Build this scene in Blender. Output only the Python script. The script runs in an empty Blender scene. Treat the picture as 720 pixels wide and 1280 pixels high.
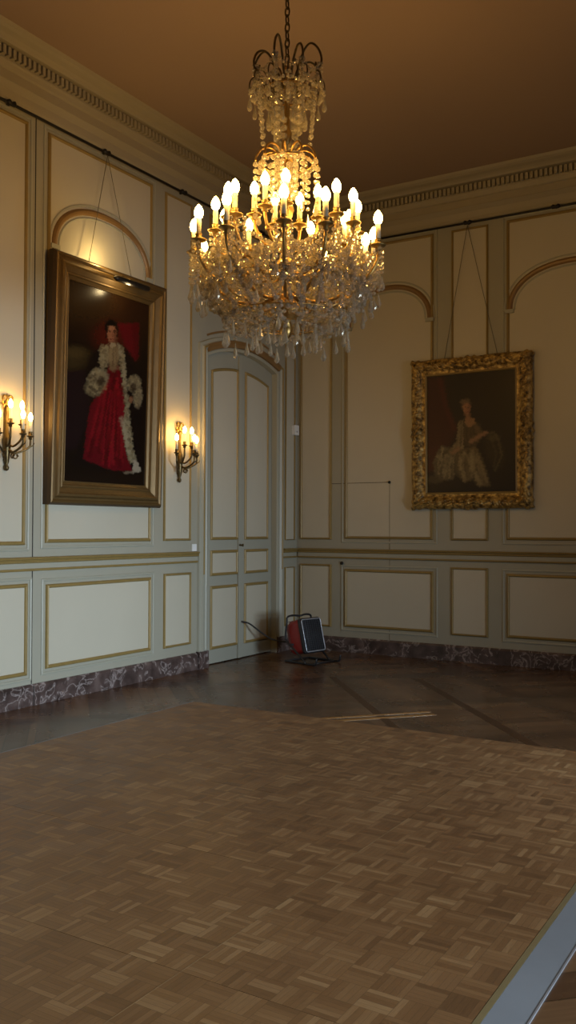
import bpy, bmesh, math, random
import numpy as np
from mathutils import Vector, Matrix
rnd = random.Random(7)
PI = math.pi
COL = bpy.context.scene.collection

# ------------------------------------------------------------------ materials
def new_mat(name):
    m = bpy.data.materials.new(name); m.use_nodes = True
    nt = m.node_tree; b = nt.nodes['Principled BSDF']
    return m, nt, b
def srgb(r, g, b):
    f = lambda c: ((c/255+.055)/1.055)**2.4 if c/255 > .04045 else c/255/12.92
    return (f(r), f(g), f(b), 1)
def simple(name, col, rough=.5, metal=0, noise=0, scale=6, bump=0, spec=.5):
    m, nt, b = new_mat(name)
    b.inputs['Base Color'].default_value = col if len(col) == 4 else (*col, 1)
    b.inputs['Roughness'].default_value = rough; b.inputs['Metallic'].default_value = metal
    b.inputs['Specular IOR Level'].default_value = spec
    if noise or bump:
        tc = nt.nodes.new('ShaderNodeTexCoord'); n = nt.nodes.new('ShaderNodeTexNoise')
        n.inputs['Scale'].default_value = scale; n.inputs['Detail'].default_value = 5
        nt.links.new(tc.outputs['Object'], n.inputs['Vector'])
        if noise:
            mx = nt.nodes.new('ShaderNodeMix'); mx.data_type = 'RGBA'
            c = b.inputs['Base Color'].default_value
            mx.inputs[6].default_value = tuple(x*(1-noise) for x in c[:3])+(1,)
            mx.inputs[7].default_value = tuple(min(1, x*(1+noise)) for x in c[:3])+(1,)
            nt.links.new(n.outputs['Fac'], mx.inputs[0]); nt.links.new(mx.outputs[2], b.inputs['Base Color'])
        if bump:
            bp = nt.nodes.new('ShaderNodeBump'); bp.inputs['Strength'].default_value = bump; bp.inputs['Distance'].default_value = .01
            nt.links.new(n.outputs['Fac'], bp.inputs['Height']); nt.links.new(bp.outputs['Normal'], b.inputs['Normal'])
    return m

class NX:
    """tiny node-expression helper"""
    def __init__(s, nt): s.nt = nt
    def m(s, op, a, b=None, c=None):
        n = s.nt.nodes.new('ShaderNodeMath'); n.operation = op
        for i, v in enumerate((a, b, c)):
            if v is None: continue
            if isinstance(v, (int, float)): n.inputs[i].default_value = v
            else: s.nt.links.new(v, n.inputs[i])
        return n.outputs[0]
    def noise(s, vec, scale, detail=3, rough=.5):
        n = s.nt.nodes.new('ShaderNodeTexNoise'); n.inputs['Scale'].default_value = scale
        n.inputs['Detail'].default_value = detail; n.inputs['Roughness'].default_value = rough
        s.nt.links.new(vec, n.inputs['Vector']); return n.outputs['Fac']
    def comb(s, x, y, z):
        n = s.nt.nodes.new('ShaderNodeCombineXYZ')
        for i, v in enumerate((x, y, z)):
            if isinstance(v, (int, float)): n.inputs[i].default_value = v
            else: s.nt.links.new(v, n.inputs[i])
        return n.outputs[0]
    def white(s, vec):
        n = s.nt.nodes.new('ShaderNodeTexWhiteNoise'); s.nt.links.new(vec, n.inputs['Vector']); return n.outputs['Value']
    def ramp(s, fac, stops):
        n = s.nt.nodes.new('ShaderNodeValToRGB'); r = n.color_ramp
        while len(r.elements) < len(stops): r.elements.new(.5)
        for e, (p, c) in zip(r.elements, stops): e.position = p; e.color = c
        s.nt.links.new(fac, n.inputs['Fac']); return n.outputs['Color']
    def mix(s, fac, a, b, mode='MIX'):
        n = s.nt.nodes.new('ShaderNodeMix'); n.data_type = 'RGBA'; n.blend_type = mode
        for i, v in ((0, fac), (6, a), (7, b)):
            if isinstance(v, (int, float, tuple)): n.inputs[i].default_value = v
            else: s.nt.links.new(v, n.inputs[i])
        return n.outputs[2]
    def xyz(s, rot=0.0):
        g = s.nt.nodes.new('ShaderNodeNewGeometry'); v = g.outputs['Position']
        if rot:
            r = s.nt.nodes.new('ShaderNodeVectorRotate'); r.rotation_type = 'Z_AXIS'; r.inputs['Angle'].default_value = rot
            s.nt.links.new(v, r.inputs['Vector']); v = r.outputs[0]
        sp = s.nt.nodes.new('ShaderNodeSeparateXYZ'); s.nt.links.new(v, sp.inputs[0])
        return v, sp.outputs[0], sp.outputs[1], sp.outputs[2]

def mosaic_mat():
    m, nt, b = new_mat('mosaic_parquet'); X = NX(nt)
    v, x, y, z = X.xyz()
    c = .935/8
    u = X.m('DIVIDE', X.m('SUBTRACT', x, 1.11), c); w = X.m('DIVIDE', X.m('ADD', y, 3.56), c)
    cu = X.m('FLOOR', u); cv = X.m('FLOOR', w)
    par = X.m('FLOORED_MODULO', X.m('ADD', cu, cv), 2)
    fu = X.m('SUBTRACT', u, cu); fv = X.m('SUBTRACT', w, cv)
    t = X.m('ADD', X.m('MULTIPLY', par, fu), X.m('MULTIPLY', X.m('SUBTRACT', 1, par), fv))
    t5 = X.m('MULTIPLY', t, 5); fi = X.m('FLOOR', t5); ff = X.m('SUBTRACT', t5, fi)
    r1 = X.white(X.comb(cu, cv, fi)); r2 = X.white(X.comb(cu, cv, 11.5))
    mixr = X.m('ADD', X.m('MULTIPLY', r1, .62), X.m('MULTIPLY', r2, .38))
    # grain stretched along the slat
    gx = X.m('MULTIPLY', u, X.m('ADD', 2, X.m('MULTIPLY', par, 26))); gy = X.m('MULTIPLY', w, X.m('SUBTRACT', 28, X.m('MULTIPLY', par, 26)))
    gr = X.noise(X.comb(gx, gy, r1), 1, 3)
    big = X.noise(v, .9, 3)
    fac = X.m('ADD', X.m('ADD', X.m('MULTIPLY', mixr, .62), X.m('MULTIPLY', gr, .22)), X.m('MULTIPLY', big, .22))
    col = X.ramp(fac, [(.12, srgb(94, 68, 45)), (.4, srgb(124, 90, 58)), (.62, srgb(139, 104, 68)), (.9, srgb(172, 138, 96))])
    edge = X.m('MINIMUM', ff, X.m('SUBTRACT', 1, ff))
    gap = X.m('LESS_THAN', edge, .035)
    du = X.m('MINIMUM', fu, X.m('SUBTRACT', 1, fu)); dv = X.m('MINIMUM', fv, X.m('SUBTRACT', 1, fv))
    gap2 = X.m('LESS_THAN', X.m('MINIMUM', du, dv), .01)
    col = X.mix(X.m('MULTIPLY', X.m('MAXIMUM', gap, gap2), .4), col, srgb(50, 32, 20))
    nt.links.new(col, b.inputs['Base Color'])
    sm = X.noise(v, 2.2, 5, .6)
    nt.links.new(X.m('ADD', X.m('ADD', .30, X.m('MULTIPLY', sm, .22)), X.m('MULTIPLY', r1, .12)), b.inputs['Roughness'])
    b.inputs['Specular IOR Level'].default_value = .6
    bp = nt.nodes.new('ShaderNodeBump'); bp.inputs['Strength'].default_value = .12; bp.inputs['Distance'].default_value = .004
    nt.links.new(X.m('ADD', gr, X.m('MULTIPLY', r1, .8)), bp.inputs['Height']); nt.links.new(bp.outputs['Normal'], b.inputs['Normal'])
    return m

def versailles_mat():
    m, nt, b = new_mat('old_panel_parquet'); X = NX(nt)
    v, x, y, z = X.xyz(PI/4)
    S = 1.35
    u = X.m('DIVIDE', X.m('ADD', x, .35), S); w = X.m('DIVIDE', X.m('ADD', y, .2), S)
    cu = X.m('FLOOR', u); cv = X.m('FLOOR', w)
    fu = X.m('SUBTRACT', u, cu); fv = X.m('SUBTRACT', w, cv)
    du = X.m('MINIMUM', fu, X.m('SUBTRACT', 1, fu)); dv = X.m('MINIMUM', fv, X.m('SUBTRACT', 1, fv))
    border = X.m('LESS_THAN', X.m('MINIMUM', du, dv), .07)
    par = X.m('FLOORED_MODULO', X.m('ADD', cu, cv), 2)
    # planks inside every panel, turned in alternate panels
    t = X.m('ADD', X.m('MULTIPLY', par, fu), X.m('MULTIPLY', X.m('SUBTRACT', 1, par), fv))
    tn = X.m('MULTIPLY', t, 9); fi = X.m('FLOOR', tn); ff = X.m('SUBTRACT', tn, fi)
    r1 = X.white(X.comb(cu, cv, fi))
    gx = X.m('MULTIPLY', u, X.m('ADD', 3, X.m('MULTIPLY', par, 60))); gy = X.m('MULTIPLY', w, X.m('SUBTRACT', 63, X.m('MULTIPLY', par, 60)))
    gr = X.noise(X.comb(gx, gy, r1), 1, 3)
    fac = X.m('ADD', X.m('MULTIPLY', r1, .5), X.m('MULTIPLY', gr, .4))
    col = X.ramp(fac, [(.1, srgb(72, 50, 35)), (.45, srgb(96, 69, 48)), (.85, srgb(122, 92, 64))])
    col = X.mix(X.m('MULTIPLY', border, .55), col, srgb(58, 38, 26))
    e1 = X.m('LESS_THAN', X.m('MINIMUM', ff, X.m('SUBTRACT', 1, ff)), .03)
    e2 = X.m('LESS_THAN', X.m('ABSOLUTE', X.m('SUBTRACT', X.m('MINIMUM', du, dv), .07)), .003)
    e3 = X.m('LESS_THAN', X.m('MINIMUM', du, dv), .003)
    col = X.mix(X.m('MULTIPLY', X.m('MAXIMUM', X.m('MAXIMUM', e1, e2), e3), .55), col, srgb(30, 19, 13))
    nt.links.new(col, b.inputs['Base Color'])
    nt.links.new(X.m('ADD', .16, X.m('MULTIPLY', X.noise(v, 2, 4), .22)), b.inputs['Roughness'])
    b.inputs['Specular IOR Level'].default_value = .45
    return m

def marble_mat():
    m, nt, b = new_mat('red_marble'); X = NX(nt)
    v, x, y, z = X.xyz()
    n = nt.nodes.new('ShaderNodeTexNoise'); n.inputs['Scale'].default_value = 7; n.inputs['Detail'].default_value = 6
    n.inputs['Distortion'].default_value = 1.2
    nt.links.new(v, n.inputs['Vector'])
    vein = X.m('ABSOLUTE', X.m('SUBTRACT', n.outputs['Fac'], .5))
    blot = X.noise(v, 9, 5)
    base = X.ramp(blot, [(.3, srgb(56, 45, 42)), (.55, srgb(82, 67, 63)), (.75, srgb(106, 90, 85))])
    vf = X.ramp(vein, [(0, (1, 1, 1, 1)), (.018, (.35, .35, .35, 1)), (.05, (0, 0, 0, 1))])
    lim = X.m('GREATER_THAN', X.noise(v, 4, 3), .44)
    col = X.mix(X.m('MULTIPLY', vf, X.m('MULTIPLY', lim, .55)), base, srgb(190, 176, 172))
    nt.links.new(col, b.inputs['Base Color']); b.inputs['Roughness'].default_value = .3
    return m

def emit(name, col, strength):
    m = bpy.data.materials.new(name); m.use_nodes = True; nt = m.node_tree
    nt.nodes.clear(); o = nt.nodes.new('ShaderNodeOutputMaterial'); e = nt.nodes.new('ShaderNodeEmission')
    e.inputs['Color'].default_value = (*col, 1); e.inputs['Strength'].default_value = strength
    nt.links.new(e.outputs[0], o.inputs[0])
    return m

def crystal_mat():
    m = bpy.data.materials.new('cut_crystal'); m.use_nodes = True; nt = m.node_tree; nt.nodes.clear()
    N = nt.nodes.new; o = N('ShaderNodeOutputMaterial')
    g = N('ShaderNodeBsdfGlass'); g.inputs['Roughness'].default_value = .03; g.inputs['IOR'].default_value = 1.55
    g.inputs['Color'].default_value = (.98, .95, .88, 1)
    t = N('ShaderNodeBsdfTransparent'); t.inputs['Color'].default_value = (.97, .93, .84, 1)
    d = N('ShaderNodeBsdfTranslucent'); d.inputs['Color'].default_value = (.92, .84, .66, 1)
    d2 = N('ShaderNodeBsdfDiffuse'); d2.inputs['Color'].default_value = (.9, .84, .72, 1)
    a1 = N('ShaderNodeMixShader'); a1.inputs[0].default_value = .34
    a2 = N('ShaderNodeMixShader'); a2.inputs[0].default_value = .24
    a3 = N('ShaderNodeMixShader'); a3.inputs[0].default_value = .5
    nt.links.new(g.outputs[0], a1.inputs[1]); nt.links.new(t.outputs[0], a1.inputs[2])
    nt.links.new(d.outputs[0], a3.inputs[1]); nt.links.new(d2.outputs[0], a3.inputs[2])
    nt.links.new(a1.outputs[0], a2.inputs[1]); nt.links.new(a3.outputs[0], a2.inputs[2])
    nt.links.new(a2.outputs[0], o.inputs[0])
    return m

def vcol_mat(name, rough):
    m, nt, b = new_mat(name); X = NX(nt)
    a = nt.nodes.new('ShaderNodeVertexColor'); a.layer_name = 'paint'
    v, x, y, z = X.xyz()
    n = X.noise(v, 60, 4)
    col = X.mix(.35, a.outputs['Color'], X.ramp(n, [(.3, (.5, .5, .5, 1)), (.7, (1, 1, 1, 1))]), 'MULTIPLY')
    nt.links.new(col, b.inputs['Base Color']); b.inputs['Roughness'].default_value = rough
    b.inputs['Specular IOR Level'].default_value = .35
    bp = nt.nodes.new('ShaderNodeBump'); bp.inputs['Strength'].default_value = .15; bp.inputs['Distance'].default_value = .003
    nt.links.new(n, bp.inputs['Height']); nt.links.new(bp.outputs['Normal'], b.inputs['Normal'])
    return m

M = {}
M['stile'] = simple('grey_green_paint', (.33, .312, .245), .5, noise=.05, scale=3)
M['panel'] = simple('cream_panel_paint', (.485, .445, .35), .5, noise=.05, scale=2)
M['bead'] = simple('pale_bead_paint', (.345, .335, .265), .45)
M['gild'] = simple('gilt_moulding', (.27, .185, .06), .42, metal=.1, noise=.15, scale=12)
M['gild_dark'] = simple('brown_gilt_arch', (.22, .125, .045), .45, metal=.1, noise=.12, scale=10)
M['cornice'] = simple('cornice_paint', (.33, .285, .20), .6)
M['ceiling'] = simple('ceiling_paint', (.32, .225, .165), .8, noise=.04, scale=1)
M['door'] = simple('door_paint', (.325, .318, .26), .45, noise=.05, scale=3)
M['dark'] = simple('dark_gap', (.02, .017, .014), .8)
M['seam'] = simple('seam_brown', (.10, .075, .045), .8)  # brown for the thin seams of the concealed door
M['iron'] = simple('black_iron', (.012, .010, .009), .5, metal=.3)
M['marble'] = marble_mat()
M['mosaic'] = mosaic_mat()
M['old_floor'] = versailles_mat()
M['sheen_paint'] = simple('floor_sheen_paint', srgb(168, 122, 62), .3, noise=.2, scale=9)
M['dark_plank'] = simple('dark_oak_edge', srgb(70, 46, 28), .4)
M['joint'] = simple('joint_wood', srgb(132, 106, 74), .4, noise=.4, scale=3)
M['alu'] = simple('grey_ramp', (.19, .20, .215), .55, metal=.0, noise=.12, scale=5)
M['yellow'] = simple('yellow_edge', (.22, .17, .08), .5, noise=.15, scale=14)
M['brass'] = simple('chandelier_brass', (.48, .30, .10), .3, metal=.85, noise=.2, scale=20)
M['bronze'] = simple('dark_bronze', (.11, .075, .03), .38, metal=.8, noise=.3, scale=30)
M['gilt_bronze'] = simple('gilt_bronze', (.34, .22, .07), .38, metal=.8, noise=.3, scale=30)
M['sleeve'] = simple('candle_sleeve', (.72, .64, .46), .5)
M['bulb'] = emit('warm_bulb', (1, .56, .14), 84)
M['crystal'] = crystal_mat()
M['frame_plain'] = simple('aged_gold_frame', (.15, .09, .03), .45, metal=.5, noise=.2, scale=18)
M['frame_dark'] = simple('brown_frame_edge', (.06, .035, .014), .5, metal=.2)
def carved_gilt():
    m, nt, b = new_mat('carved_gilt'); X = NX(nt)
    tc = nt.nodes.new('ShaderNodeTexCoord'); n = X.noise(tc.outputs['Object'], 19, 5, .6)
    nt.links.new(X.ramp(n, [(.34, (.05, .028, .008, 1)), (.48, (.27, .165, .045, 1)), (.64, (.62, .42, .13, 1))]), b.inputs['Base Color'])
    b.inputs['Metallic'].default_value = .35; b.inputs['Roughness'].default_value = .38
    bp = nt.nodes.new('ShaderNodeBump'); bp.inputs['Strength'].default_value = .5; bp.inputs['Distance'].default_value = .012
    nt.links.new(n, bp.inputs['Height']); nt.links.new(bp.outputs['Normal'], b.inputs['Normal']); return m
M['frame_ornate'] = carved_gilt()
M['canvas_a'] = vcol_mat('oil_painting_robe', .26)
M['canvas_b'] = vcol_mat('oil_painting_lady', .38)
M['cord'] = simple('hanging_wire', (.12, .10, .06), .6)
M['red'] = simple('red_enamel', (.28, .022, .018), .35)
M['black'] = simple('black_enamel', (.014, .014, .016), .4)
M['grille'] = simple('grille_steel', (.09, .095, .11), .35, metal=.7)
M['steel'] = simple('bright_steel', (.55, .58, .65), .3, metal=.6)
M['white'] = simple('white_plastic', (.75, .75, .74), .4)
M['cable'] = simple('black_cable', (.012, .011, .011), .6)
M['wallout'] = simple('plain_wall_paint', (.42, .40, .34), .6)

# ------------------------------------------------------------------ mesh building
class MB:
    def __init__(s): s.v = []; s.f = []; s.sm = []
    def add(s, vs, fs, smooth=False):
        o = len(s.v); s.v += [tuple(p) for p in vs]
        s.f += [tuple(i+o for i in f) for f in fs]; s.sm += [smooth]*len(fs); return s
    def box(s, a, b):
        (x0, y0, z0), (x1, y1, z1) = a, b
        return s.add([(x0,y0,z0),(x1,y0,z0),(x1,y1,z0),(x0,y1,z0),(x0,y0,z1),(x1,y0,z1),(x1,y1,z1),(x0,y1,z1)],
                     [(0,3,2,1),(4,5,6,7),(0,1,5,4),(1,2,6,5),(2,3,7,6),(3,0,4,7)])
    def obox(s, c, ax, ay, az):
        c, ax, ay, az = map(Vector, (c, ax, ay, az))
        vs = [c+sx*ax+sy*ay+sz*az for sz in (-1,1) for sx, sy in ((-1,-1),(1,-1),(1,1),(-1,1))]
        return s.add(vs, [(0,3,2,1),(4,5,6,7),(0,1,5,4),(1,2,6,5),(2,3,7,6),(3,0,4,7)])
    def tube(s, pts, r, n=8, closed=False, caps=True):
        pts = [Vector(p) for p in pts]; N = len(pts)
        rs = r if isinstance(r, (list, tuple)) else [r]*N
        tang = []
        for i in range(N):
            a = pts[(i-1) % N] if (closed or i > 0) else pts[i]
            b = pts[(i+1) % N] if (closed or i < N-1) else pts[i]
            t = b-a; tang.append(t.normalized() if t.length > 1e-9 else Vector((0,0,1)))
        ref = Vector((0,0,1)) if abs(tang[0].z) < .9 else Vector((1,0,0))
        nrm = (ref-tang[0]*ref.dot(tang[0])).normalized()
        vs = []; fs = []
        for i in range(N):
            nrm = nrm-tang[i]*nrm.dot(tang[i])
            if nrm.length < 1e-6: nrm = tang[i].orthogonal()
            nrm.normalize(); bi = tang[i].cross(nrm)
            for k in range(n):
                a = 2*PI*k/n; vs.append(pts[i]+(nrm*math.cos(a)+bi*math.sin(a))*rs[i])
        for i in range(N if closed else N-1):
            j = (i+1) % N
            for k in range(n): fs.append((i*n+k, i*n+(k+1) % n, j*n+(k+1) % n, j*n+k))
        if caps and not closed:
            fs.append(tuple(reversed(range(n)))); fs.append(tuple((N-1)*n+k for k in range(n)))
        return s.add(vs, fs, True)
    def lathe(s, prof, c=(0,0,0), n=14, smooth=True):
        c = Vector(c); vs = []; fs = []; m = len(prof)
        for (r, z) in prof:
            for k in range(n):
                a = 2*PI*k/n; vs.append(c+Vector((r*math.cos(a), r*math.sin(a), z)))
        for i in range(m-1):
            for k in range(n): fs.append((i*n+k, i*n+(k+1) % n, (i+1)*n+(k+1) % n, (i+1)*n+k))
        fs.append(tuple(reversed(range(n)))); fs.append(tuple((m-1)*n+k for k in range(n)))
        return s.add(vs, fs, smooth)
    def bead(s, c, r, rot=None, long=1.0):
        # faceted cut bead: two six-sided rings between two tips
        a0 = rnd.random()*PI if rot is None else rot; c = Vector(c); vs = [c+Vector((0,0,r*long))]
        for z in (.45, -.45):
            for k in range(6):
                a = a0+k*PI/3+(0 if z > 0 else PI/6); vs.append(c+Vector((r*.92*math.cos(a), r*.92*math.sin(a), z*r*long)))
        vs.append(c-Vector((0,0,r*long)))
        fs = [(0,1+k,1+(k+1)%6) for k in range(6)]
        for k in range(6): fs += [(1+k,7+k,1+(k+1)%6), (1+(k+1)%6,7+k,7+(k+1)%6)]
        fs += [(13,7+(k+1)%6,7+k) for k in range(6)]
        return s.add(vs, fs)
    def drop(s, c, w, h):
        # faceted tear drop hanging from c
        c = Vector(c); prof = [(.12,0),(.35,-.28),(.8,-.6),(1,-.76),(.7,-.92)]
        a0 = rnd.random()*PI; n = 6; vs = []; fs = []
        for (r, z) in prof:
            for k in range(n):
                a = a0+2*PI*k/n; vs.append(c+Vector((r*w*math.cos(a), r*w*.7*math.sin(a), z*h)))
        vs.append(c+Vector((0,0,-h))); t = len(vs)-1; m = len(prof)
        for i in range(m-1):
            for k in range(n): fs.append((i*n+(k+1)%n, i*n+k, (i+1)*n+k, (i+1)*n+(k+1)%n))
        fs += [((m-1)*n+(k+1)%n, (m-1)*n+k, t) for k in range(n)]; fs.append(tuple(range(n)))
        return s.add(vs, fs)
    def mould(s, path, prof, mp, closed=True, smooth=False):
        """sweep prof [(offset to the left of the path, height off the wall)] along a 2-D path; mp maps (u,v,h) to 3-D"""
        N = len(path); P = [Vector((a, b)) for a, b in path]; vs = []; fs = []; m = len(prof)
        for i in range(N):
            d0 = (P[i]-P[i-1]) if (closed or i > 0) else (P[1]-P[0])
            d1 = (P[(i+1) % N]-P[i]) if (closed or i < N-1) else (P[i]-P[i-1])
            d0.normalize(); d1.normalize()
            n0 = Vector((-d0.y, d0.x)); n1 = Vector((-d1.y, d1.x)); b = n0+n1
            if b.length < 1e-6: b = n0.copy()
            b.normalize(); k = 1/max(.3, b.dot(n0))
            for (o, h) in prof:
                q = P[i]+b*(o*k); vs.append(mp(q.x, q.y, h))
        for i in range(N if closed else N-1):
            j = (i+1) % N
            for k in range(m-1): fs.append((i*m+k, i*m+k+1, j*m+k+1, j*m+k))
        if not closed:
            fs.append(tuple(range(m))); fs.append(tuple(reversed([(N-1)*m+k for k in range(m)])))
        return s.add(vs, fs, smooth)
    def poly(s, pts, h0, h1, mp):
        """flat slab with polygon outline between heights h0 and h1"""
        n = len(pts); vs = [mp(a, b, h0) for a, b in pts]+[mp(a, b, h1) for a, b in pts]
        fs = [tuple(reversed(range(n))), tuple(range(n, 2*n))]+[(i, (i+1) % n, n+(i+1) % n, n+i) for i in range(n)]
        return s.add(vs, fs)
    def build(s, name, mat, parent=None, loc=None, recalc=True):
        me = bpy.data.meshes.new(name); me.from_pydata(s.v, [], s.f)
        if recalc:
            bm = bmesh.new(); bm.from_mesh(me); bmesh.ops.recalc_face_normals(bm, faces=bm.faces[:]); bm.to_mesh(me); bm.free()
        if any(s.sm) and len(me.polygons) == len(s.sm):
            me.polygons.foreach_set('use_smooth', s.sm)
        me.materials.append(mat); me.update()
        o = bpy.data.objects.new(name, me); COL.objects.link(o)
        if parent is not None: o.parent = parent
        if loc is not None: o.location = loc
        return o

def tag(o, label, cat, group=None):
    o['label'] = label; o['category'] = cat
    if group: o['group'] = group
    return o
def thing(name, label, cat, loc=(0,0,0), rz=0, group=None):
    o = bpy.data.objects.new(name, None); COL.objects.link(o); o.location = loc; o.rotation_euler = (0,0,rz)
    o.empty_display_size = .1
    return tag(o, label, cat, group)
def structure(o, label=None):
    o['kind'] = 'structure'
    if label: o['label'] = label
    return o
def copy_tree(o, parent=None):
    c = o.copy(); COL.objects.link(c)
    if parent is not None: c.parent = parent
    for ch in list(o.children): copy_tree(ch, c)
    return c

PL = lambda u, v, h: (h, u, v)        # left wall, u runs along y
PB = lambda u, v, h: (u, -h, v)       # back wall, u runs along x
def rect(u0, v0, u1, v1): return [(u0,v0),(u1,v0),(u1,v1),(u0,v1)]

# ------------------------------------------------------------------ room
W, DEP, HC = 8.8, -13.0, 5.44
DY0, DY1 = -1.905, -.505     # door opening on left wall
def door_top(y, spring=3.365, rise=.135):
    c = (DY0+DY1)/2; hw = (DY1-DY0)/2; R = (hw*hw+rise*rise)/(2*rise)
    return spring+math.sqrt(max(0, R*R-(y-c)**2))-(R-rise)

floor = structure(MB().box((-.2, DEP-.2, -.15), (W+.2, .2, 0)).build('floor', M['old_floor']), 'dark old wood panel parquet floor around the dance floor')
ceiling = structure(MB().box((-.2, DEP-.2, HC), (W+.2, .2, HC+.15)).build('ceiling', M['ceiling']), 'plain brownish ceiling above the chandelier')
# left wall with an arched doorway cut through it
mb = MB(); mb.box((-.2, DEP-.2, 0), (0, DY0, HC)); mb.box((-.2, DY1, 0), (0, 0, HC))
ys = [DY0+(DY1-DY0)*i/20 for i in range(21)]
mb.poly([(y, door_top(y)) for y in ys]+[(DY1, HC), (DY0, HC)], -.2, 0, PL)
wall_left = structure(mb.build('wall_left', M['stile']), 'grey panelled wall on the left with gilt mouldings')
wall_back = structure(MB().box((-.2, 0, 0), (W+.2, .2, HC)).build('wall_back', M['stile']), 'panelled back wall in warm beige with gilt mouldings')
# unseen walls close the room: window openings to the right
mb = MB(); wins = [(-11.6, -10.1), (-8.6, -7.1), (-5.6, -4.1)]
yy = [DEP-.2]+[a for w in wins for a in w]+[.2]
for i in range(0, len(yy), 2): mb.box((W, yy[i], 0), (W+.2, yy[i+1], HC))
for a, b in wins: mb.box((W, a, 0), (W+.2, b, .5)); mb.box((W, a, 3.9), (W+.2, b, HC))
structure(mb.build('wall_right', M['wallout']), 'plain wall with three tall windows')
structure(MB().box((-.2, DEP-.2, 0), (W+.2, DEP, HC)).build('wall_front', M['wallout']), 'plain wall behind the viewer')
for i, (a, b) in enumerate(wins):
    mb = MB(); mb.box((W+.06, a, .5), (W+.14, a+.07, 3.9)); mb.box((W+.06, b-.07, .5), (W+.14, b, 3.9))
    mb.box((W+.06, a, .5), (W+.14, b, .57)); mb.box((W+.06, a, 3.83), (W+.14, b, 3.9))
    mb.box((W+.07, (a+b)/2-.03, .5), (W+.13, (a+b)/2+.03, 3.9))
    for k in (1, 2, 3): mb.box((W+.08, a, .5+k*.85-.02), (W+.12, b, .5+k*.85+.02))
    structure(mb.build('window_%d' % (i+1), M['bead']), 'tall white casement window with small panes')

# cornice (profile: projection, height)
cprof = [(0,4.985),(.012,4.985),(.02,5.02),(.045,5.075),(.085,5.115),(.095,5.12),(.095,5.195),(.115,5.205),(.125,5.235),(.135,5.25),
         (.135,5.345),(.20,5.352),(.215,5.37),(.24,5.385),(.285,5.40),(.31,5.415),(.33,5.44),(0,5.44)]
def cornice(name, length, mp, label):
    vs = []; fs = []; m = len(cprof)
    for e in (0, 1):
        for (d, z) in cprof: vs.append(mp(e, d, z))
    for k in range(m): fs.append((k, (k+1) % m, m+(k+1) % m, m+k))
    fs.append(tuple(range(m))); fs.append(tuple(reversed(range(m, 2*m))))
    return structure(MB().add(vs, fs).build(name, M['cornice']), label)
t1 = cornice('trim_1', 0, lambda e, d, z: (d, DEP if e == 0 else -d, z), 'moulded cornice with dentils above the left wall')
t2 = cornice('trim_2', 0, lambda e, d, z: (d if e == 0 else W-.001, -d, z), 'moulded cornice with dentils above the back wall')
mb = MB(); y = -.2
while y > -9: mb.box((.12, y-.030, 5.265), (.178, y, 5.335)); y -= .052
mb.build('dentil_row', M['cornice'], t1)
mb = MB(); x = .2
while x < W-.1: mb.box((x, -.178, 5.265), (x+.030, -.12, 5.335)); x += .052
mb.build('dentil_row', M['cornice'], t2)

# marble baseboards
bprof_h = .178
def base(name, mp, u0, u1, label, parent=None):
    mb = MB(); prof = [(0, 0), (0, .03), (bprof_h-.02, .03), (bprof_h, .018), (bprof_h, 0)]
    vs = [mp(u, v, h) for u in (u0, u1) for v, h in prof]; m = len(prof)
    fs = [(k, (k+1) % m, m+(k+1) % m, m+k) for k in range(m)]+[tuple(range(m)), tuple(reversed(range(m, 2*m)))]
    return structure(mb.add(vs, fs).build(name, M['marble'], parent), label)
base('baseboard_left', PL, DEP+.01, -2.08, 'brown veined marble skirting along the left wall')
base('baseboard_corner', PL, -.34, -.001, 'short marble skirting between door and corner')
base('baseboard_back', PB, .035, W-.05, 'dark veined marble skirting along the back wall')

# chair rails
def chair_rail(name, mp, u0, u1, label):
    t = structure(MB().box(mp(u0, 1.14, 0), mp(u1, 1.20, .018)).build(name, M['stile']), label)
    mb = MB(); pr = [(1.194,.0),(1.194,.02),(1.202,.034),(1.212,.036),(1.216,.028),(1.222,.028),(1.228,.046),(1.240,.05),(1.246,.04),(1.246,0)]
    vs = [mp(u, v, h) for u in (u0, u1) for v, h in pr]; m = len(pr)
    mb.add(vs, [(k, (k+1) % m, m+(k+1) % m, m+k) for k in range(m)]+[tuple(range(m)), tuple(reversed(range(m, 2*m)))])
    mb.build('gilt_band', M['gild'], t)
    mb = MB(); pr = [(1.128,0),(1.128,.018),(1.136,.026),(1.144,.026),(1.150,.018),(1.150,0)]
    vs = [mp(u, v, h) for u in (u0, u1) for v, h in pr]; m = len(pr)
    mb.add(vs, [(k, (k+1) % m, m+(k+1) % m, m+k) for k in range(m)]+[tuple(range(m)), tuple(reversed(range(m, 2*m)))])
    mb.build('gilt_fillet', M['gild'], t)
chair_rail('trim_3', PL, DEP+.01, -2.07, 'gilt dado rail along the left wall')
chair_rail('trim_4', PL, -.345, -.03, 'short gilt dado rail between door and corner')
chair_rail('trim_5', PB, .03, W-.02, 'gilt dado rail along the back wall')

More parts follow.
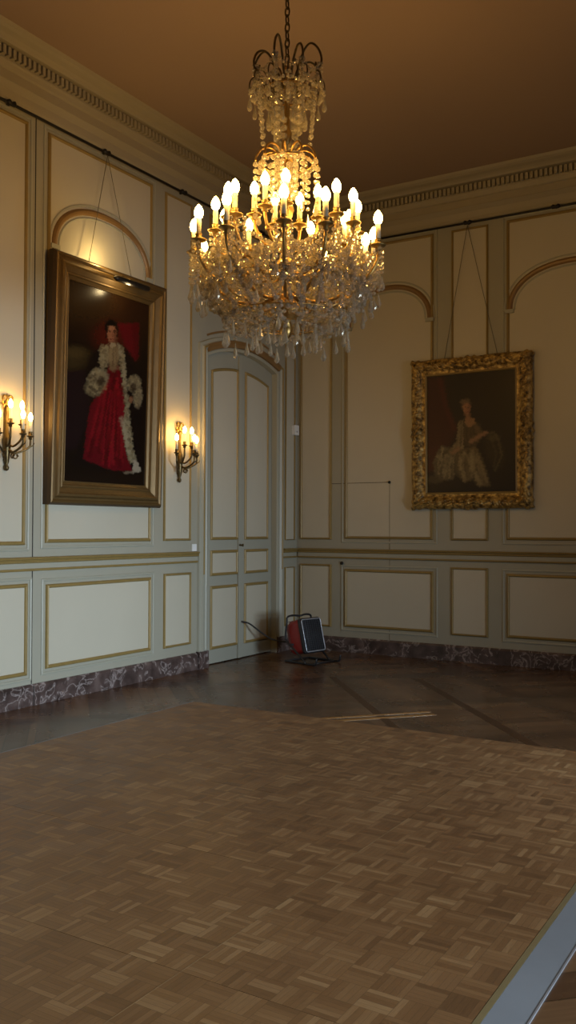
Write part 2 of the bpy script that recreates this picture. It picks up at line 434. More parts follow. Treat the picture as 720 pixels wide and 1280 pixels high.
GPROF = [(-.026, 0), (-.024, .010), (-.012, .022), (.004, .026), (.016, .018), (.022, .008), (.024, 0)]
BPROF = [(-.012, 0), (-.010, .008), (0, .012), (.010, .008), (.012, 0)]
def wall_panel(wall, mp, u0, v0, u1, v1, gmat='gild', bead=True, w=1.0, field=True):
    """field panel, gilt moulding round it and (for wide panels) an outer bead"""
    if field: MB().poly(rect(u0, v0, u1, v1), 0, .004, mp).build('panel_field', M['panel'], wall)
    MB().mould(rect(u0, v0, u1, v1), [(o*w*.68, h*.85) for o, h in GPROF], mp).build('gilt_moulding', M[gmat], wall)
    if bead:
        e = .055
        MB().mould(rect(u0-e, v0-e, u1+e, v1+e), BPROF, mp).build('panel_bead', M['bead'], wall)
def arch_pts(c, hw, spring, rise, n=28, ex=2.2):
    return [(c-hw*math.copysign(abs(math.cos(t))**(2/ex), math.cos(t)), spring+rise*abs(math.sin(t))**(2/ex)) for t in [PI*i/n for i in range(n+1)]]
def wall_arch(wall, mp, c, hw, spring, rise):
    P = arch_pts(c, hw, spring, rise)
    MB().mould(P, [(o*1.25, h) for o, h in GPROF], mp, closed=False).build('arch_moulding', M['gild_dark'], wall)
    Q = arch_pts(c, hw-.055, spring, rise-.055)
    MB().mould(Q, BPROF, mp, closed=False).build('arch_bead', M['bead'], wall)
    Q = arch_pts(c, hw+.055, spring, rise+.055)
    MB().mould(Q, BPROF, mp, closed=False).build('arch_bead', M['bead'], wall)
    mb = MB()
    for s in (-1, 1):
        a = c+s*hw; mb.poly(rect(a-.05, spring-.035, a+.05, spring+.005), 0, .03, mp)
    mb.build('arch_ear', M['bead'], wall)

TG = 4.893
# left wall panels (a far one half outside the frame, one more beyond it)
wall_panel(wall_left, PL, -5.80, 1.365, -4.455, TG); wall_panel(wall_left, PL, -5.80, .275, -4.42, 1.008)
wall_panel(wall_left, PL, -4.195, 1.38, -2.845, TG); wall_panel(wall_left, PL, -4.18, .302, -2.835, .990)
wall_arch(wall_left, PL, -3.51, .625, 3.95, .43)
wall_panel(wall_left, PL, -2.615, 1.375, -2.195, TG, bead=False, w=.75); wall_panel(wall_left, PL, -2.605, .29, -2.185, 1.018, bead=False, w=.75)
wall_panel(wall_left, PL, -.285, 1.355, -.075, TG, bead=False, w=.38); wall_panel(wall_left, PL, -.285, .30, -.075, 1.01, bead=False, w=.38)
wall_panel(wall_left, PL, -7.9, 1.38, -6.15, TG); wall_panel(wall_left, PL, -7.9, .302, -6.15, .99)
# over-door panel
c0 = (DY0+DY1)/2
P = [(y, door_top(y)+.215) for y in ys]
MB().mould(P, BPROF, PL, closed=False).build('overdoor_arc', M['gild_dark'], wall_left)
wall_panel(wall_left, PL, DY0+.05, 3.86, DY1-.05, TG, bead=False, w=.8)
# joint line in the panelling
mb = MB(); mb.box((0, -4.353, .18), (.0025, -4.344, 4.98)); mb.build('panel_joint', M['dark'], wall_left)
mb = MB(); mb.box((.03, -4.352, 0), (.0325, -4.345, .17)); mb.build('skirting_joint', M['dark'], wall_left)

# back wall panels
wall_panel(wall_back, PB, .07, 1.37, .49, TG, bead=False, w=.75); wall_panel(wall_back, PB, .07, .30, .49, 1.04, bead=False, w=.75)
wall_panel(wall_back, PB, .705, 1.385, 1.815, TG); wall_panel(wall_back, PB, .70, .317, 1.82, .986)
wall_arch(wall_back, PB, 1.26, .53, 3.93, .43)
wall_panel(wall_back, PB, 2.065, 1.375, 2.473, TG, bead=False, w=.75); wall_panel(wall_back, PB, 2.065, .30, 2.473, 1.045, bead=False, w=.75)
wall_panel(wall_back, PB, 2.712, 1.39, 4.15, TG); wall_panel(wall_back, PB, 2.712, .317, 4.15, .986)
wall_arch(wall_back, PB, 3.43, .70, 3.91, .46)
wall_panel(wall_back, PB, 4.40, 1.375, 4.81, TG, bead=False, w=.75); wall_panel(wall_back, PB, 4.40, .30, 4.81, 1.045, bead=False, w=.75)
wall_panel(wall_back, PB, 5.06, 1.39, 6.5, TG); wall_panel(wall_back, PB, 5.06, .317, 6.5, .986)
# concealed jib door cut in the back wall panelling
mb = MB(); mb.box((1.280, -.003, .18), (1.2835, 0, 1.13)); mb.box((1.280, -.006, 1.25), (1.2835, 0, 2.045))
mb.box((.50, -.0075, 2.041), (1.285, 0, 2.047))
d2 = structure(mb.build('door_2', M['seam']), 'hairline outline of a concealed door in the back wall panelling')
kn = MB(); kn.tube([(1.285, -.001, 2.043), (1.285, -.02, 2.043), (1.285, -.028, 2.043)], [.010, .018, .012], 10); kn.build('door_knob', M['iron'], d2)
kn = MB(); kn.tube([(.652, -.001, 1.073), (.652, -.02, 1.073), (.652, -.028, 1.073)], [.014, .022, .014], 10); kn.build('door_knob', M['iron'], d2)

# ------------------------------------------------------------------ door with casing
RD = -.055   # leaf face sits behind the wall face
mb = MB()
def leaf_outline(a, b):
    n = 10; return [(a, .012), (b, .012)]+[(b+(a-b)*i/n, door_top(b+(a-b)*i/n)-.006) for i in range(n+1)]
door = structure(MB().poly(leaf_outline(DY0+.005, c0-.002), RD-.045, RD, PL).build('door_1', M['door']), 'tall arched grey double door with gilt mouldings')
MB().poly(leaf_outline(c0+.002, DY1-.005), RD-.045, RD, PL).build('door_leaf', M['door'], door)
MB().box((RD, c0-.03, .015), (RD+.02, c0+.03, door_top(c0)-.03)).build('meeting_stile', M['door'], door)
PD = lambda u, v, h: (RD+h, u, v)
GP2 = [(o*.68, h*.7) for o, h in GPROF]
for (a, b) in ((-1.735, -1.245), (-1.075, -.605)):
    for (z0, z1) in ((.18, .84), (.985, 1.232)):
        MB().poly(rect(a, z0, b, z1), 0, .004, PD).build('door_panel', M['panel'], door)
        MB().mould(rect(a, z0, b, z1), GP2, PD).build('gilt_moulding', M['gild'], door)
    n = 10; top = [(b+(a-b)*i/n, door_top(b+(a-b)*i/n)-.205) for i in range(n+1)]
    pth = [(a, 1.38), (b, 1.38)]+top
    MB().poly(pth, 0, .004, PD).build('door_panel', M['panel'], door)
    MB().mould(pth, GP2, PD).build('gilt_moulding', M['gild'], door)
# casing: jambs and arched head, profile steps outward
cas = [(-.006, -.053), (-.006, .02), (.022, .03), (.034, .022), (.06, .024), (.085, .045), (.105, .048), (.118, .03), (.15, .026), (.158, .0)]
pth = [(DY1, .0)]+[(DY1, 1.0), (DY1, 2.2)]+[(y, door_top(y)) for y in reversed(ys)]+[(DY0, 2.2), (DY0, 1.0), (DY0, .0)]
pth = list(reversed(pth))
fr = MB().mould(pth, cas, PL, closed=False).build('door_frame', M['bead'], door)
gp = [(.083, .04), (.083, .050), (.092, .056), (.104, .052), (.106, .04)]
MB().mould([p for p in pth if p[1] > .2], gp, PL, closed=False).build('gilt_moulding', M['gild'], door)
gp = [(.0, .018), (.004, .028), (.016, .034), (.026, .026), (.03, .018)]
MB().mould([(y, door_top(y)) for y in ys], [(.03, .02), (.034, .052), (.07, .060), (.108, .054), (.112, .02)], PL, closed=False).build('arch_moulding', M['gild_dark'], door)
mb = MB(); mb.box((0, DY0-.165, 0), (.05, DY0-.004, .185)); mb.box((0, DY1+.004, 0), (.05, DY1+.165, .185)); mb.build('plinth', M['marble'], door)
MB().box((-.16, DY0, 0), (-.13, DY1, 3.6)).build('door_backing', M['dark'], door)
kb = MB(); kb.tube([(RD+.018, c0-.012, 1.30), (RD+.05, c0-.012, 1.30), (RD+.07, c0-.012, 1.30)], [.008, .008, .018], 10); kb.build('door_knob', M['bronze'], door)

# ------------------------------------------------------------------ dance floor
df = thing('dance_floor', 'temporary mosaic parquet dance floor laid over the old floor', 'dance floor', (0, 0, 0))
X0, Y0, PW = 1.11, -3.56, .935
TH = .018
for i in range(4):
    for j in range(9):
        a = X0+i*PW; b = Y0-(j+1)*PW
        MB().box((a+.0008, b+.0008, 0.0005), (a+PW-.0008, b+PW-.0008, TH)).build('floor_panel', M['mosaic'], df)
xe = X0+4*PW; ye = Y0-9*PW
# thin metal trims along the panel joints that catch the light
mb = MB(); mb.box((X0-.007, ye, .0005), (X0-.001, Y0, TH+.0005)); mb.build('edge_trim', M['alu'], df)
mb = MB(); mb.box((xe+.001, ye, .0005), (xe+.022, Y0, TH+.0006)); mb.build('yellow_edge_strip', M['yellow'], df)
r0, r1 = xe+.023, xe+.135
mb = MB(); mb.add([(r0,ye,.0005),(r1,ye,.0005),(r1,ye,.004),(r0,ye,TH),(r0,Y0,.0005),(r1,Y0,.0005),(r1,Y0,.004),(r0,Y0,TH)],
                  [(0,1,2,3),(7,6,5,4),(0,4,5,1),(1,5,6,2),(2,6,7,3),(3,7,4,0)])
mb.build('edge_ramp', M['alu'], df)
mb = MB(); mb.box((r1, ye, .0005), (r1+.006, Y0, .006)); mb.build('edge_trim', M['steel'], df)
mb = MB()
for i in (2, 3):
    mb.box((X0+i*PW-.0012, ye, TH-.002), (X0+i*PW+.0012, Y0-2*PW, TH+.0006))
mb.build('joint_strip', M['joint'], df)
# sheen painted as pale strips, and darker diagonal boards in the old floor
def board(a, b, w, name, mat, z=.0012):
    a, b = Vector((*a, 0)), Vector((*b, 0)); d = (b-a); L = d.length; d.normalize(); n = Vector((-d.y, d.x, 0))
    return MB().obox((a+b)/2+Vector((0,0,z/2)), d*L/2, n*w/2, Vector((0,0,z/2))).build(name, mat, floor)
board((2.33, -3.50), (2.945, -2.80), .045, 'sheen_strip', M['sheen_paint'])
board((2.42, -3.56), (3.02, -2.875), .055, 'sheen_strip', M['sheen_paint'])
board((3.00, -3.55), (1.45, -1.72), .07, 'dark_board', M['dark_plank'], .0008)
board((4.05, -3.54), (2.2, -1.35), .08, 'dark_board', M['dark_plank'], .0008)

# ------------------------------------------------------------------ picture rails
def rail_rod(name, mp, u0, u1, z, brackets, label):
    t = thing(name, label, 'picture rail', mp((u0+u1)/2, z, 0)); L = Vector(mp((u0+u1)/2, z, 0))
    rel = lambda u, v, h: tuple(Vector(mp(u, v, h))-L)
    MB().tube([rel(u0, z, .045), rel(u1, z, .045)], .0125, 8).build('rod', M['iron'], t)
    for u in brackets:
        b = MB(); b.tube([rel(u, z-.0, .0), rel(u, z, .05)], .012, 8)
        b.tube([rel(u-.05, z+.004, .05), rel(u-.03, z+.004, .05), rel(u, z-.004, .05), rel(u+.03, z+.004, .05), rel(u+.05, z+.004, .05)], [.008, .026, .016, .026, .008], 8)
        b.build('bracket', M['iron'], t)
    return t
rail_rod('picture_rail', PL, -9.0, -.06, 4.965, [-5.8, -4.66, -3.535, -2.385, -.9], 'thin black picture rail rod high on the left wall')
rail_rod('picture_rail', PB, .12, 6.5, 4.95, [.9, 2.258, 3.246, 5.0], 'thin black picture rail rod high on the back wall')

# ------------------------------------------------------------------ paintings
def smooth(x): x = np.clip(x, 0, 1); return x*x*(3-2*x)
class Paint:
    """small raster of colours worked in the picture's own coordinates"""
    def __init__(s, X, Y):
        w1 = np.sin(X*.31+Y*.17)+np.sin(X*.11-Y*.43+1.3)+np.sin(Y*.71+X*.05)*.6; w2 = np.sin(Y*.29-X*.21)+np.sin(X*.63+Y*.13+.7)*.7
        s.X, s.Y = X+1.5*w1, Y+1.5*w2; s.c = np.zeros(X.shape+(3,)); s.jx = s.jy = 0
    def lay(s, a, col):
        lin = np.array(srgb(*col)[:3]); s.c = s.c*(1-a[..., None])+lin*a[..., None]
    def ell(s, cx, cy, rx, ry, col, soft=.25, a=1, rot=0):
        dx, dy = s.X-cx, s.Y-cy; c, n = math.cos(rot), math.sin(rot)
        d = np.hypot((dx*c+dy*n)/rx, (-dx*n+dy*c)/ry); s.lay(a*smooth((1+soft-d)/(2*soft)), col)
    def poly(s, pts, col, soft=4, a=1):
        X, Y = s.X, s.Y; ins = np.zeros(X.shape, bool); dm = np.full(X.shape, 1e9); n = len(pts)
        for i in range(n):
            (x0, y0), (x1, y1) = pts[i], pts[(i+1) % n]
            cond = ((y0 > Y) != (y1 > Y)); xi = (x1-x0)*(Y-y0)/((y1-y0) or 1e-9)+x0; ins ^= cond & (X < xi)
            ex, ey = x1-x0, y1-y0; t = np.clip(((X-x0)*ex+(Y-y0)*ey)/max(1e-9, ex*ex+ey*ey), 0, 1)
            dm = np.minimum(dm, np.hypot(X-x0-t*ex, Y-y0-t*ey))
        sd = np.where(ins, dm, -dm); s.lay(a*smooth((sd+soft)/(2*soft)), col)
    def line(s, pts, w, col, a=1, soft=1.0):
        d = np.full(s.X.shape, 1e9)
        for (x0, y0), (x1, y1) in zip(pts, pts[1:]):
            ex, ey = x1-x0, y1-y0; t = np.clip(((s.X-x0)*ex+(s.Y-y0)*ey)/max(1e-9, ex*ex+ey*ey), 0, 1)
            d = np.minimum(d, np.hypot(s.X-x0-t*ex, s.Y-y0-t*ey))
        s.lay(a*smooth((w*(1+soft)-d)/(2*w*soft+1e-6)), col)
def folds(p, region, seeds, col_d, col_l, n, w, rg, a=.5, soft=5):
    """drapery: many tapered strokes kept inside a region, running between two guide lines"""
    base = p.c.copy(); (g0, g1) = seeds
    lerp = lambda P, t: (P[0][0]+(P[1][0]-P[0][0])*t, P[0][1]+(P[1][1]-P[0][1])*t)
    for k in range(n):
        t = (k+.5)/n+rg.uniform(-.5, .5)/n; q0 = lerp(g0, t); q1 = lerp(g1, t+rg.uniform(-.08, .08))
        mid = ((q0[0]+q1[0])/2+rg.uniform(-1, 1)*w*2.5, (q0[1]+q1[1])/2); t0 = rg.uniform(0, .35); t1 = rg.uniform(.6, 1)
        q0 = lerp((q0, mid), t0); q1 = lerp((mid, q1), t1)
        p.line([q0, mid, q1], w*rg.uniform(.5, 1.2), col_l if k % 2 else col_d, a*rg.uniform(.5, 1.1))
    new = p.c; p.c = base; m = Paint.__new__(Paint); m.X, m.Y = p.X, p.Y; m.c = np.zeros(p.c.shape)
    m.poly(region, (255, 255, 255), soft); k = m.c[..., :1]; p.c = base*(1-k)+new*k
def fluff(p, cx, cy, rx, ry, cols, n, r, rg, a=.6):
    for k in range(n):
        t = rg.uniform(0, 2*PI); q = math.sqrt(rg.random())
        p.ell(cx+rx*q*math.cos(t), cy+ry*q*math.sin(t), r*rg.uniform(.5, 1.2), r*rg.uniform(.35, .9), rg.choice(cols), .5, a, rg.uniform(0, PI))
def canvas_grid(nu, nv, quad):
    U, V = np.meshgrid(np.linspace(0, 1, nu), np.linspace(0, 1, nv))   # V upward
    tl, tr, br, bl = [np.array(q, float) for q in quad]; T = 1-V
    P = (tl*((1-U)*(1-T))[..., None]+tr*(U*(1-T))[..., None]+br*(U*T)[..., None]+bl*((1-U)*T)[..., None])
    return P[..., 0], P[..., 1]
def canvas(name, w, h, nu, nv, colors, mat, parent, M4):
    vs = []; fs = []
    for j in range(nv):
        for i in range(nu): vs.append(tuple(M4 @ Vector((w*i/(nu-1), h*j/(nv-1), 0))))
    for j in range(nv-1):
        for i in range(nu-1): fs.append((j*nu+i, j*nu+i+1, (j+1)*nu+i+1, (j+1)*nu+i))
    o = MB().add(vs, fs, True).build(name, mat, parent, recalc=False)
    a = o.data.color_attributes.new('paint', 'FLOAT_COLOR', 'POINT')
    buf = np.ones((nv*nu, 4), np.float32); buf[:, :3] = colors.reshape(-1, 3); a.data.foreach_set('color', buf.ravel())
    return o

def paint_robe():
    nu, nv = 190, 300
    X, Y = canvas_grid(nu, nv, [(145,365),(443,462),(438,1145),(115,1125)]); p = Paint(X, Y)
    p.lay(np.ones(X.shape), (26, 17, 11))
    p.ell(330, 480, 170, 110, (62, 34, 18), .9, .8); p.ell(200, 430, 110, 80, (74, 54, 28), .8, .7)
    p.ell(150, 665, 60, 40, (72, 58, 32), .6, .7); p.ell(165, 640, 40, 22, (90, 74, 42), .6, .5)
    p.poly([(115,715),(215,705),(205,1000),(115,1010)], (34, 20, 24), 8, .9)
    p.ell(290, 580, 60, 55, (92, 24, 16), .6, .75)
    p.poly([(318,530),(402,528),(402,655),(390,672),(345,612)], (104, 14, 24), 9)
    p.poly([(372,534),(400,530),(400,660),(388,668)], (84, 10, 18), 6, .6)
    # dark cloak behind the figure
    p.poly([(252,620),(215,660),(192,735),(230,840),(180,960),(140,1060),(250,1090),(430,1095),(405,960),(420,850),(415,740),(385,680),(345,630)], (22, 14, 13), 8, .95)
    # robe
    p.poly([(284,690),(326,690),(346,780),(358,835),(346,900),(350,1000),(384,1090),(300,1086),(206,1052),(188,1040),(200,935),(214,845),(258,770)], (104, 12, 24), 5)
    for pts, w, a in (([(290,720),(262,800),(228,930),(212,1030)], 7, .55), ([(310,720),(300,850),(280,960),(272,1070)], 8, .5), ([(332,760),(326,880),(322,980),(330,1070)], 7, .5)):
        p.line(pts, w, (66, 4, 12), a)
    for pts, w, a in (([(280,760),(245,860),(222,960)], 6, .6), ([(318,740),(312,860),(300,980),(304,1060)], 6, .55), ([(340,830),(338,930),(346,1020)], 5, .5)):
        p.line(pts, w, (160, 26, 38), a)
    rg = random.Random(3)
    robe = [(284,690),(326,690),(346,780),(358,835),(346,900),(350,1000),(384,1090),(300,1086),(206,1052),(188,1040),(200,935),(214,845),(258,770)]
    folds(p, robe, (((272,720),(336,760)), ((192,1045),(372,1090))), (70, 5, 13), (150, 20, 34), 22, 5, rg, .55)
    # ermine mantle, front bands
    p.poly([(282,606),(254,628),(249,680),(262,705),(280,690),(288,650)], (150, 136, 104), 5)
    p.poly([(318,602),(342,625),(352,700),(356,770),(362,830),(374,920),(384,1000),(402,1050),(376,1060),(356,1010),(340,930),(352,840),(338,730),(322,650)], (158, 146, 116), 5)
    for k in range(16): 
        t = k/15; p.ell(338+t*36+rnd.uniform(-5,5), 640+t*380, 2.4, 5, (70, 58, 42), .5, .6)
    p.line([(335,890),(356,960),(372,1030)], 7, (176, 164, 134), .6)
    fur = [(164,148,112),(120,104,76),(88,76,54),(146,130,96)]
    fluff(p, 264, 655, 14, 44, fur, 46, 8, rg); fluff(p, 334, 660, 10, 50, fur, 40, 7, rg)
    for k in range(60):
        t = rg.random(); p.ell(346+t*34+rg.uniform(-10,10), 720+t*330, 7*rg.uniform(.5,1.2), 6, rg.choice(fur), .5, .55)
    # lace jabot
    p.ell(303, 652, 20, 48, (150, 128, 92), .3); p.ell(303, 690, 17, 20, (128, 106, 76), .4, .8)
    p.line([(303,612),(301,690)], 3, (96, 74, 50), .6); p.line([(311,620),(316,690)], 2.5, (96, 74, 50), .5)
    # sleeves: fur cuffs and lace
    p.ell(246, 738, 36, 40, (140, 128, 100), .25, 1, .5); p.ell(230, 775, 34, 30, (120, 108, 80), .3, .9); p.ell(254, 742, 15, 20, (58, 40, 32), .4, .85, .5)
    p.line([(206,740),(236,712),(262,712)], 5, (172, 160, 128), .6); p.ell(268, 772, 9, 10, (150, 104, 72), .4)
    p.ell(386, 758, 28, 32, (140, 128, 98), .25); p.ell(402, 806, 19, 42, (146, 130, 102), .35, .9); p.ell(385, 770, 12, 18, (62, 44, 34), .4, .8)
    p.ell(374, 818, 8, 12, (140, 98, 70), .4); p.line([(398,790),(404,845)], 3, (96, 84, 62), .5)
    fluff(p, 240, 742, 34, 38, fur, 60, 9, rg, .6); fluff(p, 228, 780, 28, 24, fur, 34, 8, rg, .5)
    p.ell(256, 748, 13, 17, (46, 32, 26), .4, .8, .5); p.line([(212,770),(240,790),(262,768)], 4, (70,58,42), .6); p.line([(222,725),(244,745),(250,775)], 3.5, (84,70,50), .6)
    fluff(p, 386, 756, 25, 28, fur, 46, 8, rg, .6); fluff(p, 402, 806, 15, 36, fur, 34, 7, rg, .5); p.ell(384, 772, 11, 18, (50, 36, 28), .4, .8)
    # head
    p.ell(294, 541, 24, 28, (20, 13, 10), .25); p.ell(298, 571, 18.5, 33, (164, 108, 78), .16)
    p.ell(311, 576, 8, 28, (104, 62, 44), .5, .75); p.ell(293, 546, 12, 8, (176, 124, 92), .5, .7)
    p.line([(284,557),(293,555)], 1.7, (44, 24, 18), .9); p.line([(303,556),(312,558)], 1.7, (44, 24, 18), .9)
    p.ell(289, 561, 3.2, 2, (30, 18, 14), .4); p.ell(306, 562, 3.2, 2, (30, 18, 14), .4)
    p.line([(298,560),(299,576)], 1.6, (120, 76, 54), .7); p.ell(298, 578, 3.4, 2.2, (130, 78, 56), .5, .8)
    p.line([(291,589),(305,589)], 1.6, (104, 38, 32), .9); p.ell(298, 600, 13, 5, (112, 66, 48), .5, .6)
    p.line([(276,555),(277,580)], 2.5, (24, 14, 11), .8); p.line([(316,548),(317,578)], 3, (24, 14, 11), .8)
    p.ell(300, 610, 12, 10, (170, 150, 116), .3)
    # papers by the hem, floor
    p.poly([(388,1048),(402,1050),(425,1090),(384,1098)], (176, 164, 142), 3); p.poly([(345,1092),(388,1088),(384,1098),(350,1100)], (140, 124, 102), 3)
    p.ell(280, 1120, 200, 26, (34, 22, 15), .6, .6)
    return p.c*.62, nu, nv

def paint_lady():
    nu, nv = 150, 200
    X, Y = canvas_grid(nu, nv, [(133,152),(487,130),(485,613),(133,613)]); p = Paint(X, Y)
    p.lay(np.ones(X.shape), (34, 22, 11))
    p.ell(420, 250, 120, 130, (44, 30, 16), .8, .6)
    p.poly([(133,160),(205,158),(218,270),(262,360),(226,430),(133,450)], (62, 22, 12), 14, .9); p.line([(190,170),(215,280),(245,360)], 9, (84, 30, 18), .5)
    p.poly([(133,440),(180,430),(190,520),(133,530)], (72, 22, 14), 10, .7)
    # dress
    rg = random.Random(11)
    left = [(196,425),(240,440),(262,465),(258,520),(240,560),(196,562),(166,540),(160,490),(176,450)]
    skirt = [(262,445),(330,430),(352,470),(372,530),(386,588),(340,590),(318,560),(286,572),(256,540),(250,480)]
    p.ell(168, 558, 34, 16, (80, 66, 42), .4, .7)
    p.poly(left, (92, 80, 56), 7); folds(p, left, (((190,430),(255,460)), ((165,550),(250,560))), (54, 44, 27), (146, 130, 94), 15, 6, rg, .6)
    p.poly(skirt, (98, 83, 54), 7); folds(p, skirt, (((262,450),(335,440)), ((262,560),(385,592))), (52, 41, 24), (150, 132, 92), 17, 6, rg, .6)
    fluff(p, 205, 500, 40, 50, [(140,124,92),(70,58,38)], 26, 8, rg, .4); fluff(p, 300, 500, 45, 50, [(140,122,86),(62,50,30)], 26, 8, rg, .35)
    p.poly([(262,335),(282,325),(284,440),(240,462),(222,450),(255,410)], (104, 88, 60), 5)
    folds(p, [(262,335),(282,325),(284,440),(240,462),(222,450),(255,410)], (((264,335),(282,330)), ((226,455),(280,445))), (64,52,32), (146,128,92), 8, 4, rg, .6)
    p.poly([(282,335),(332,335),(350,410),(330,430),(284,432)], (70, 54, 32), 5)
    folds(p, [(282,335),(332,335),(350,410),(330,430),(284,432)], (((284,345),(332,345)), ((286,432),(345,420))), (46,34,20), (104,84,52), 9, 4, rg, .5)
    p.poly([(290,322),(326,322),(330,344),(306,358),(288,346)], (138, 104, 68), 4)
    # arms, hand on an open basket
    p.line([(335,355),(350,385),(320,408)], 10, (96, 78, 52), .9); p.line([(312,412),(345,392),(370,380)], 7, (140, 104, 72), .95); p.ell(372, 379, 8, 6, (146, 108, 76), .4)
    p.line([(262,440),(238,455)], 7, (138, 104, 72), .9)
    p.ell(402, 448, 34, 70, (52, 40, 22), .35, .9, -.25); p.line([(378,384),(402,378),(418,410),(430,470),(404,528)], 4, (88, 74, 46), .7)
    p.line([(388,400),(410,460),(398,520)], 4, (80, 66, 40), .5); p.ell(400, 400, 22, 12, (88, 76, 48), .5, .6)
    # head
    p.line([(298,305),(303,330)], 9, (138, 100, 68), 1)
    p.ell(293, 268, 20, 24, (86, 66, 46), .3); p.ell(296, 282, 15.5, 23, (150, 106, 76), .18); p.ell(306, 286, 6, 20, (112, 74, 52), .5, .6)
    p.ell(290, 278, 2.4, 1.6, (44, 28, 20), .4); p.ell(302, 279, 2.4, 1.6, (44, 28, 20), .4); p.line([(296,280),(297,289)], 1.2, (118, 78, 56), .7)
    p.line([(292,296),(300,296)], 1.4, (116, 48, 38), .9); p.ell(288, 256, 18, 9, (104, 84, 62), .4, .8)
    p.ell(290, 610, 180, 22, (26, 16, 9), .6, .7)
    return p.c, nu, nv

def frame_mesh(w, h, prof, nseg=1, relief=None):
    """mitred frame; prof [(inset from outer edge, height)]; relief(s along side 0..1, k, inset, side length) adds height"""
    mb = MB(); C = [(0,0),(w,0),(w,h),(0,h)]; m = len(prof); vs = []; fs = []
    N = 4*nseg
    for sd in range(4):
        (ax, ay), (bx, by) = C[sd], C[(sd+1) % 4]; dx, dy = bx-ax, by-ay; L = math.hypot(dx, dy); dx /= L; dy /= L; nx, ny = -dy, dx
        for i in range(nseg):
            s = i/nseg
            for (o, hh) in prof:
                t = o+(L-2*o)*s; hz = hh+(relief(t, L, o, sd) if relief else 0)
                vs.append((ax+dx*t+nx*o, ay+dy*t+ny*o, hz))
    for i in range(N):
        j = (i+1) % N
        for k in range(m-1): fs.append((i*m+k, j*m+k, j*m+k+1, i*m+k+1))
    return mb.add(vs, fs)

# --- left: robed figure, plain stepped frame, tipped slightly forward
fw_, fh_, fm = 1.49, 2.175, .208
pic = thing('framed_painting', 'tall gold framed portrait of a robed figure in red on the left wall', 'painting', (.012, -4.248, 1.697))
tilt = .026
MA = Matrix(((0, -math.sin(tilt)*-1, math.cos(tilt), 0), (1, 0, 0, 0), (0, math.cos(tilt), -math.sin(tilt), 0), (0, 0, 0, 1)))
prof = [(0,0),(0,.05),(.012,.075),(.03,.082),(.045,.07),(.06,.072),(.075,.092),(.095,.096),(.108,.078),(.13,.066),(.15,.056),(.158,.062),(.17,.060),(.178,.046),(.20,.034),(.208,.036),(.212,.022)]
o = frame_mesh(fw_, fh_, prof, 1)
o.v = [tuple(MA @ Vector(v)) for v in o.v]; o.build('frame', M['frame_plain'], pic)
o = frame_mesh(fw_+.008, fh_+.008, [(0,0),(-.0,.048),(.016,.0785),(.02,.078),(.02,0)], 1); o.v = [tuple(MA @ (Vector(v)-Vector((.004,.004,0)))) for v in o.v]
o.build('outer_edge', M['frame_dark'], pic)
c, nu, nv = paint_robe()
canvas('canvas', fw_-2*fm, fh_-2*fm, nu, nv, c, M['canvas_a'], pic, MA @ Matrix.Translation((fm, fm, .026)))
cd = MB(); ax = Vector((.05, -3.535+4.248, 4.936-1.697))
for sx in (-.30, .30): cd.tube([ax, Vector((.07, fw_/2+sx, fh_-.05))], .0032, 5)
cd.build('hanging_wire', M['cord'], pic)
# picture lamp clipped on the top of the frame
lamp = thing('picture_lamp', 'dark picture lamp bar on top of the red robe portrait frame', 'lamp', (.27, -3.64, 3.745))
mb = MB(); mb.tube([(0,-.02,0),(0,.02,0),(0,.44,0),(0,.46,0)], [.012,.026,.026,.012], 10); mb.build('lamp_shade', M['iron'], lamp)
mb = MB(); mb.tube([(0,.22,.01),(-.03,.22,.045),(-.07,.22,.055),(-.108,.22,.055)], .008, 6); mb.build('bracket', M['bronze'], lamp)

# --- right: seated lady, carved gilt frame
gw, gh, gm = 1.395, 1.70, .172
pic2 = thing('framed_painting', 'portrait of a seated lady in an ornate carved gilt frame on the back wall', 'painting', (1.596, -.012, 1.727))
t2_ = .012
MBk = Matrix(((1, 0, 0, 0), (0, -math.sin(t2_), -math.cos(t2_), 0), (0, math.cos(t2_), -math.sin(t2_), 0), (0, 0, 0, 1)))
def relief(t, L, o, sd):
    band = math.exp(-((o-.075)/.05)**2)
    corner = math.exp(-(min(t, L-t)/.17)**2); mid = math.exp(-((t-L/2)/.17)**2)
    leaf = .5+.5*math.sin(t*88+o*70*math.sin(t*9))*math.cos(o*110+t*31)
    fine = .5+.5*math.sin(t*190+o*60)
    cm = max(corner, mid)
    scroll = abs(math.sin(t*46+math.sin(o*60)*2.2))*abs(math.cos(o*64+math.sin(t*23)*1.5))
    return band*(.050*scroll*(.35+.75*cm)+.016*leaf*(.4+cm)+.012*fine*(1-cm)+.012*cm)-.010*band+.005*rnd.random()
prof2 = [(0,0),(0,.045)]+[(o, .045+.04*math.sin(PI*min(1, o/.125))**.7) for o in [.008*i for i in range(1, 17)]]+[(.138,.048),(.15,.040),(.158,.045),(.166,.042),(.174,.022)]
o = frame_mesh(gw, gh, prof2, 230, lambda t, L, oo, sd: relief(t, L, oo, sd) if .005 < oo < .14 else 0)
